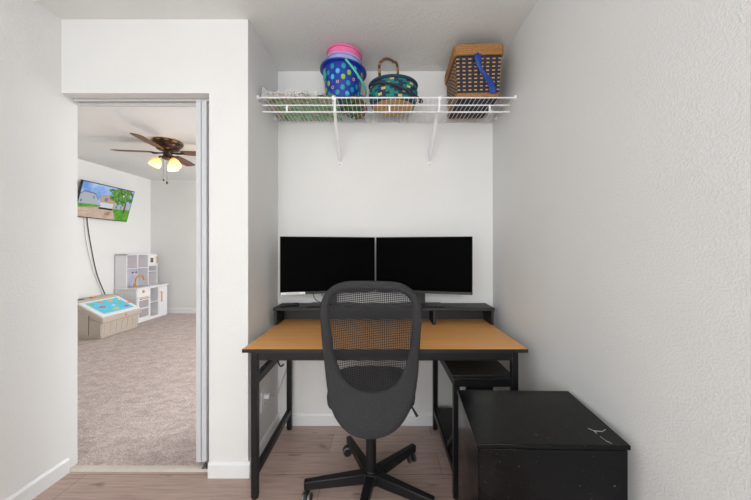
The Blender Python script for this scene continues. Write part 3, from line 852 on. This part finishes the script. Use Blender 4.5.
for dg in (221, 341, 101):
    a = math.radians(dg); d = Vector((math.cos(a), math.sin(a), 0))
    c0 = Vector((FXc, FYc, FC-.198))
    MB().tube(cat_curve([c0+d*.03, c0+d*.07+Vector((0, 0, .012)), c0+d*.088+Vector((0, 0, -.015))], 5), .009, 8).build('light_arm', brz, fan, smooth=True)
    Xs = Matrix.Rotation(a, 4, 'Z') @ Matrix.Rotation(math.radians(-24), 4, 'Y')
    MB().lathe([(.024, -.002), (.034, -.016), (.048, -.040), (.057, -.072), (.059, -.108), (.055, -.107), (.044, -.042), (.029, -.018), (.018, -.006)], 24, c0+d*.088+Vector((0, 0, -.012)), X=Xs).build('glass_shade', shm, fan, smooth=True)
for dx, ln in ((-.028, .24), (.012, .275)):
    cz = FC-.212
    pcx = MB().tube([(FXc+dx, FYc-.03, cz), (FXc+dx, FYc-.03, cz-ln)], .0016, 6).build('pull_chain', M['cable_black'], fan)
    MB().lathe([(.003, .012), (.009, .0), (.010, -.010), (.006, -.022), (.001, -.024)], 12, (FXc+dx, FYc-.03, cz-ln)).build('fob', brz, pcx, smooth=True)

# ------------------------------------------------------------------ television
TYa, TYb = 4.06, 4.92
tv = thing('television', 'wall-mounted flat television showing a house and driveway, tilted down in the next room', 'television', (FX, (TYa+TYb)/2, 1.66))
tb = Vector((-4.195, 0, 1.652)); tt = Vector((-4.06, 0, 2.153))
up = (tt-tb).normalized(); nrm = Vector((up.z, 0, -up.x)); H = (tt-tb).length; Wt = TYb-TYa
o0 = Vector((tb.x, TYa, tb.z))
Xt = Matrix(((0, up.x, nrm.x, o0.x), (1, 0, 0, o0.y), (0, up.z, nrm.z, o0.z), (0, 0, 0, 1)))   # local x=along wall, y=up, z=outward
MB().box(0, Wt, 0, H, -.03, 0, X=Xt).build('housing', M['black_plastic'], tv, bevel=.003)
MB().box(Wt*.35, Wt*.65, H*.25, H*.7, -.062, -.03, X=Xt).bar((FX+.002, (TYa+TYb)/2, 1.86), (FX+.10, (TYa+TYb)/2, 1.87), .22, .14).build('wall_mount', M['black_metal'], tv)
ES = 1.0
scm = [emis_noise('tv_sky', srgb(96, 150, 226), srgb(196, 220, 250), 4.5, ES), emis('tv_greyhouse', srgb(178, 184, 194), ES, (0, 0, 0, 1)), emis('tv_tanhouse', srgb(192, 164, 144), ES, (0, 0, 0, 1)),
       emis('tv_garage', srgb(222, 226, 230), ES, (0, 0, 0, 1)), emis_noise('tv_leaves', srgb(34, 84, 20), srgb(116, 170, 66), 26, ES), emis_noise('tv_lawn', srgb(66, 138, 22), srgb(104, 178, 40), 20, ES),
       emis_noise('tv_drive', srgb(190, 158, 142), srgb(214, 188, 172), 9, ES), emis('tv_trunk', srgb(92, 74, 56), ES, (0, 0, 0, 1)), emis('tv_roof', srgb(120, 112, 112), ES, (0, 0, 0, 1)), emis('tv_window', srgb(110, 128, 160), ES, (0, 0, 0, 1)), emis('tv_drysand', srgb(166, 130, 108), ES, (0, 0, 0, 1))]
sp = MB(); lay = [0]
def pic(uv, m):
    lay[0] += 1; e = .0008+.00012*lay[0]; b = .012
    k = sp.verts([Vector((b+(Wt-2*b)*u, b+(H-2*b)*(1-v), e)) for u, v in uv], Xt)
    sp.quadface([k+i for i in range(len(uv))], m)
pic([(0, 0), (1, 0), (1, .7), (0, .7)], 0)
pic([(0, .34), (.06, .24), (.25, .27), (.33, .44), (.33, .62), (0, .62)], 1)
pic([(0, .34), (.06, .24), (.25, .27), (.33, .44), (.325, .46), (.245, .30), (.06, .28), (0, .37)], 8)
pic([(.225, .36), (.25, .36), (.25, .44), (.225, .44)], 9)
pic([(.02, .50), (.05, .50), (.05, .58), (.02, .58)], 9)
pic([(.62, .44), (1, .42), (1, .66), (.62, .66)], 1)
pic([(.36, .34), (.39, .27), (.62, .25), (.66, .42), (.66, .66), (.36, .66)], 2)
pic([(.38, .29), (.63, .26), (.67, .42), (.38, .36)], 2)
pic([(.44, .36), (.50, .36), (.50, .46), (.44, .46)], 9)
pic([(.37, .51), (.63, .51), (.63, .665), (.37, .665)], 3)
for z in (.545, .58, .615): pic([(.37, z), (.63, z), (.63, z+.006), (.37, z+.006)], 1)
pic([(.68, .55), (.72, .55), (.72, .63), (.68, .63)], 9); pic([(.78, .54), (.81, .54), (.81, .62), (.78, .62)], 9)
pic([(0, .62), (.40, .60), (.36, .67), (0, .74)], 5)
pic([(0, .74), (.36, .655), (.64, .655), (.735, 1), (0, 1)], 6)
pic([(.50, .82), (.58, .76), (.61, .80), (.58, .88), (.50, .87)], 10)
pic([(0, .84), (.30, .79), (.30, .795), (0, .85)], 10); pic([(.16, .95), (.44, .68), (.445, .68), (.17, .95)], 10)
pic([(.63, .655), (1, .63), (1, 1), (.735, 1)], 5)
pic([(.855, .74), (.862, .40), (.89, .40), (.90, .74)], 7)
random.seed(3)
for k in range(70):
    a = random.uniform(0, 2*PI); r = math.sqrt(random.random())
    u, v = .78+.24*r*math.cos(a), .25+.25*r*math.sin(a); s = random.uniform(.03, .06)
    if v < .03: v = .05
    pts = [(min(1, max(0, u+s*random.uniform(.6, 1.1)*math.cos(2*PI*q/9))), min(1, max(0, v+1.5*s*random.uniform(.6, 1.1)*math.sin(2*PI*q/9)))) for q in range(9)]
    pic(pts, 4)
for u, v, s in ((.50, .10, .035), (.56, .17, .04), (.54, .07, .03), (.60, .10, .05)): pic([(u+s*math.cos(2*PI*q/8), max(0, v+1.2*s*math.sin(2*PI*q/8))) for q in range(8)], 4)
sp.build('screen', scm, tv, norm=False)['label'] = 'lit screen with street view'
def onwall(px, py, off=.012): return at(px, py, (FX+off)*F/(px-VX))
MB().tube(cat_curve([onwall(87, 214), onwall(87.6, 224), onwall(91, 246), onwall(97, 274), onwall(105, 294), onwall(107, 298)]), .0055, 6).build('power_cable', M['cable_black'], tv, smooth=True)
MB().tube(cat_curve([onwall(84, 214), onwall(84.6, 226), onwall(87, 246), onwall(93, 270), onwall(99, 286), onwall(103, 296)]), .004, 6).build('antenna_cable', M['cable_grey'], tv, smooth=True)

# ------------------------------------------------------------------ play table
beige = plain('taupe_plastic', srgb(194, 183, 170), .5)
TY0, TY1, TX0, TX1 = 3.91, 4.55, FX+.035, -3.66
FZ = .012
pt = thing('play_table', 'beige plastic play desk with sloping blue sea-picture top under the television', 'play table', ((TX0+TX1)/2, (TY0+TY1)/2, FZ))
side = [(TX0, TY0, FZ), (TX1-.03, TY0, FZ), (TX1-.012, TY0, .225), (TX0+.21, TY0, .44), (TX0, TY0, .44)]
bd = MB().prism([(x, TY0+.02, z) for x, _, z in side], (0, TY1-TY0-.04, 0))
bd.build('body', beige, pt, bevel=.012)
# grooved front and side boards
fb = MB()
for k in range(6):
    y0 = TY0+.05+(TY1-TY0-.10)*k/6; y1 = y0+(TY1-TY0-.10)/6-.016
    fb.prism([(TX1-.034, y0, FZ+.05), (TX1-.034, y1, FZ+.05), (TX1-.020, y1, .20), (TX1-.020, y0, .20)], (.012, 0, 0))
fb.build('front_board', beige, pt, bevel=.003)
sb = MB()
for k in range(3):
    x0 = TX0+.05+.165*k
    sb.box(x0, x0+.148, TY0+.008, TY0+.022, FZ+.05, .24 if k == 2 else .36)
sb.build('side_board', beige, pt, bevel=.003)
# rim ledge: apron under the lid and the flat back ledge
lid = [(TX0+.19, 0, .445), (TX0+.20, 0, .485), (TX1+.012, 0, .290), (TX1+.012, 0, .225), (TX1-.02, 0, .215)]
MB().prism([(x, TY0, z) for x, _, z in lid], (0, TY1-TY0, 0)).build('rim', beige, pt, bevel=.010)
MB().box(TX0-.005, TX0+.205, TY0, TY1, .43, .512).build('ledge', beige, pt, bevel=.010)
# white tray and the blue picture
sl0 = Vector((TX0+.215, 0, .478)); sl1 = Vector((TX1-.002, 0, .299)); sd = (sl1-sl0); SL = sd.length; sd.normalize(); sn = Vector((-sd.z, 0, sd.x))
if sn.z < 0: sn = -sn
Xl = Matrix(((0, sd.x, sn.x, sl0.x), (1, 0, 0, TY0), (0, sd.z, sn.z, sl0.z), (0, 0, 0, 1)))  # x along Y, y down the slope, z out
WT = TY1-TY0
MB().box(.012, WT-.012, .0, SL-.004, -.006, .012, X=Xl).build('tray', M['white_plastic'], pt, bevel=.006)
sheet = MB().box(.075, WT-.075, .035, SL-.055, .012, .0135, X=Xl).build('picture_sheet', plain('cyan_sheet', srgb(96, 212, 244), .35), pt)
fcol = [plain('fish_'+n, c, .4) for n, c in (('yellow', srgb(240, 210, 90)), ('red', srgb(220, 60, 90)), ('green', srgb(150, 205, 110)), ('orange', srgb(240, 150, 90)), ('white', srgb(245, 245, 245)))]
for x, y, m, s in ((.13, .08, 2, .026), (.27, .07, 3, .024), (.42, .07, 0, .030), (.57, .08, 4, .022), (.20, .18, 1, .028), (.36, .19, 4, .018), (.47, .17, 2, .026), (.60, .20, 3, .024), (.33, .27, 0, .032), (.50, .27, 1, .024), (.16, .29, 2, .02)):
    fs = MB(); s *= 1.22
    e = [(x+s*math.cos(2*PI*k/14), y+.62*s*math.sin(2*PI*k/14), .0135) for k in range(14)]
    fs.prism(e, (0, 0, .0008), m, X=Xl)
    fs.prism([(x-.8*s, y, .0135), (x-1.7*s, y-.5*s, .0135), (x-1.7*s, y+.5*s, .0135)], (0, 0, .0008), m, X=Xl)
    fs.prism([(x+.35*s+.12*s*math.cos(2*PI*k/8), y-.15*s+.12*s*math.sin(2*PI*k/8), .0143) for k in range(8)], (0, 0, .0005), 4 if m != 4 else 1, X=Xl)
    fs.build('fish_print', fcol, sheet)
MB().lathe([(.001, .0), (.020, .001), (.022, .006), (.014, .013), (.001, .015)], 14, (TX1+.011, 4.27, .268), X=Matrix.Rotation(PI/2, 4, 'Y')).build('latch_knob', plain('pink_knob', srgb(232, 140, 150), .4), pt, smooth=True)
pe = MB().tube([(TX0+.12, 3.93, .5175), (TX0+.13, 4.09, .5175), (TX0+.132, 4.10, .5175)], [.0052, .0052, .0015], 8)
tag(pe.build('pen', M['cable_black'], org=(TX0+.125, 4.0, .512)), 'dark pen lying on the back ledge of the play desk', 'pen')
tc_ = MB().box(TX0+.135, TX0+.185, 4.165, 4.215, .5125, .534)
tag(tc_.build('toy_block', plain('orange_toy', srgb(232, 150, 60), .45), org=(TX0+.16, 4.19, .512), bevel=.006), 'small orange toy on the back ledge of the play desk', 'toy')

# ------------------------------------------------------------------ toy kitchen
KX0, KX1, KY0, KY1 = FX+.0145, -3.885, 4.74, 5.42
KC = .572; KHX = -4.055; KT = 1.115
wt_ = plain('white_board', srgb(240, 240, 242), .45)
lil = plain('pale_lilac_board', srgb(224, 204, 210), .5)
gold = plain('gold_metal', srgb(226, 164, 74), .35, metal=.3)
kt = thing('toy_kitchen', 'white toy kitchen with gold tap and handles in the corner of the next room', 'toy kitchen', ((KX0+KX1)/2, (KY0+KY1)/2, FZ))
MB().box(KX0, KX1+.020, KY0-.016, KY1+.012, KC-.022, KC).build('countertop', wt_, kt, bevel=.003)
t_ = .014
base = MB().box(KX0, KX1, KY0, KY0+t_, FZ, KC-.022).box(KX0, KX1, KY1-t_, KY1, FZ, KC-.022)
ya, yb = KY0+.285, KY0+.475       # column dividers
base.box(KX0, KX1-.004, ya-t_/2, ya+t_/2, FZ, KC-.022).box(KX0, KX1-.004, yb-t_/2, yb+t_/2, FZ, KC-.022)
base.box(KX0, KX1-.002, KY0+t_, KY1-t_, FZ+.03, FZ+.045).box(KX0, KX1-.004, KY0+t_, KY1-t_, KC-.036, KC-.022)
base.box(KX0, KX1-.008, ya, yb, .29, .302).box(KX1-.02, KX1-.006, KY0+t_, KY1-t_, FZ, FZ+.03)
base.build('base_carcass', wt_, kt)
MB().box(KX0+.001, KX0+.008, KY0+t_, KY1-t_, FZ+.03, KC-.03).build('back_board', lil, kt)
fp = MB().box(KX1-.012, KX1+.002, KY0+t_+.002, ya-t_/2-.002, .415, KC-.026).build('control_panel', wt_, kt, bevel=.001)
RY = Matrix.Rotation(PI/2, 4, 'Y')
MB().lathe([(.022, 0), (.024, .004), (.020, .014), (.001, .016)], 16, (KX1+.002, KY0+.13, .505), X=RY).build('knob', gold, fp, smooth=True)
def handle(par, a, b, off=.022):
    a = Vector(a); b = Vector(b); o = Vector((off, 0, 0))
    MB().tube([a, a+o, b+o, b], .0065, 8).build('handle', gold, par)
od = MB()
y0, y1, z0, z1 = KY0+t_+.002, ya-t_/2-.002, FZ+.048, .408
od.box(KX1-.012, KX1+.002, y0, y0+.030, z0, z1).box(KX1-.012, KX1+.002, y1-.030, y1, z0, z1).box(KX1-.012, KX1+.002, y0+.030, y1-.030, z1-.045, z1).box(KX1-.012, KX1+.002, y0+.030, y1-.030, z0, z0+.03).box(KX1-.012, KX1+.002, y0+.03, y1-.03, .225, .240)
odo = od.build('oven_door', wt_, kt)
MB().box(KX1-.008, KX1-.004, y0+.030, y1-.030, z0+.03, z1-.045).build('window_pane', plain('grey_pane', srgb(176, 172, 178), .2), odo)
handle(odo, (KX1+.002, y0+.05, z1-.018), (KX1+.002, y1-.05, z1-.018))
dd = MB().box(KX1-.012, KX1+.002, yb+t_/2+.002, KY1-t_-.002, FZ+.048, KC-.040).build('cupboard_door', wt_, kt, bevel=.001)
handle(dd, (KX1+.002, yb+.045, .28), (KX1+.002, yb+.045, .45))
# hutch
hu = MB().box(KX0, KHX, KY0+.01, KY0+.01+t_, KC, KT).box(KX0, KHX, KY1-.01-t_, KY1-.01, KC, KT).box(KX0, KHX, KY0+.01, KY1-.01, KT-t_, KT)
hy = KY0+.455; hm = KY0+.235
hu.box(KX0, KHX-.003, hy, hy+t_, KC, KT-t_).box(KX0, KHX-.003, KY0+.024, hy, .875, .887).box(KX0, KHX-.003, hm-t_/2, hm+t_/2, .887, KT-t_)
hu.box(KX0, KHX-.003, hy+t_, KY1-.024, .90, .912).box(KX0, KHX-.003, hy+t_, KY1-.024, .80, .812)
hu.build('hutch_carcass', wt_, kt)
MB().box(KX0+.001, KX0+.008, KY0+.024, hy, .887, KT-t_).box(KX0+.001, KX0+.008, hy+t_, KY1-.024, KC+.001, .912).build('hutch_back', lil, kt)
MB().box(KX0+.001, KX0+.008, KY0+.024, hy, KC+.001, .875).build('backsplash', plain('pale_blue_tiles', srgb(206, 208, 226), .4), kt)
md = MB().box(KHX-.012, KHX+.002, hy+t_+.002, KY1-.026, .915, KT-t_-.002)
mdo = md.build('microwave_door', wt_, kt, bevel=.001)
MB().box(KHX+.002, KHX+.003, hy+.050, hy+.115, .965, 1.045).build('window_pane', plain('brown_pane', srgb(120, 90, 80), .25), mdo)
handle(mdo, (KHX+.002, KY1-.045, .955), (KHX+.002, KY1-.045, 1.06))
tp = [Vector((KX0+.13, KY0+.25, KC)), Vector((KX0+.13, KY0+.25, KC+.10)), Vector((KX0+.135, KY0+.27, KC+.155)), Vector((KX0+.15, KY0+.32, KC+.172)), Vector((KX0+.165, KY0+.365, KC+.150)), Vector((KX0+.17, KY0+.38, KC+.10))]
MB().tube(cat_curve(tp, 6), .013, 10).lathe([(.03, 0), (.03, .012), (.016, .016)], 16, (KX0+.13, KY0+.25, KC)).tube([(KX0+.13, KY0+.21, KC), (KX0+.13, KY0+.21, KC+.05), (KX0+.15, KY0+.18, KC+.06)], .009, 8).build('tap', gold, kt, smooth=True)
MB().box(KX0+.06, KX0+.25, KY0+.08, KY0+.42, KC, KC+.003).build('sink', plain('steel_sink', srgb(186, 186, 198), .3), kt, bevel=.001)
for yy in (.335, .405): MB().lathe([(.016, 0), (.016, .010), (.004, .014)], 12, (KX0+.008, KY0+yy, .80), X=RY).build('knob', plain('dark_gold_knob', srgb(150, 96, 66), .4), kt, smooth=True)

# ------------------------------------------------------------------ light
def area(name, loc, rot, sx, sy, power, color=(1, 1, 1)):
    l = bpy.data.lights.new(name, 'AREA'); l.shape = 'RECTANGLE'; l.size = sx; l.size_y = sy; l.energy = power; l.color = color
    o = bpy.data.objects.new(name, l); COL.objects.link(o); o.location = loc; o.rotation_euler = rot; return o
area('window_daylight', (-.25, REAR-.12, 1.45), (PI/2, 0, 0), 1.9, 1.4, 54, (.97, .985, 1))
area('far_window_daylight', (FRX+.12, 3.6, 1.4), (PI/2, 0, PI/2), 2.0, 1.4, 145, (.97, .985, 1))
for lx, le in ((-1.15, 25), (.38, 26)):  # unseen point lights behind the viewer, added as fill for the alcove walls
    cl = bpy.data.lights.new('alcove_fill', 'POINT'); cl.energy = le; cl.color = (.98, .99, 1); cl.shadow_soft_size = .11
    clo = bpy.data.objects.new('alcove_fill', cl); COL.objects.link(clo); clo.location = (lx, -1.35, 1.75)
bl = bpy.data.lights.new('fan_bulbs', 'POINT'); bl.energy = 3; bl.color = (1, .8, .5); bl.shadow_soft_size = .06
blo = bpy.data.objects.new('fan_bulbs', bl); COL.objects.link(blo); blo.location = (FXc, FYc, FC-.42)
W = bpy.data.worlds.new('World'); S.world = W; W.use_nodes = True
W.node_tree.nodes['Background'].inputs['Color'].default_value = (.85, .92, 1, 1)
W.node_tree.nodes['Background'].inputs['Strength'].default_value = 1.0

# ------------------------------------------------------------------ camera
cam = bpy.data.cameras.new('camera'); co = bpy.data.objects.new('camera', cam); COL.objects.link(co)
co.location = (0, 0, CAMZ); co.rotation_euler = (PI/2, 0, 0)
cam.sensor_width = 36; cam.lens = F/751*36; cam.clip_start = .02
cam.shift_x = -4.5/751; cam.shift_y = -2/751
S.camera = co
S.view_settings.view_transform = 'Standard'; S.view_settings.look = 'None'
S.view_settings.exposure = -0.24; S.view_settings.gamma = 1.0; S.view_settings.use_curve_mapping = False
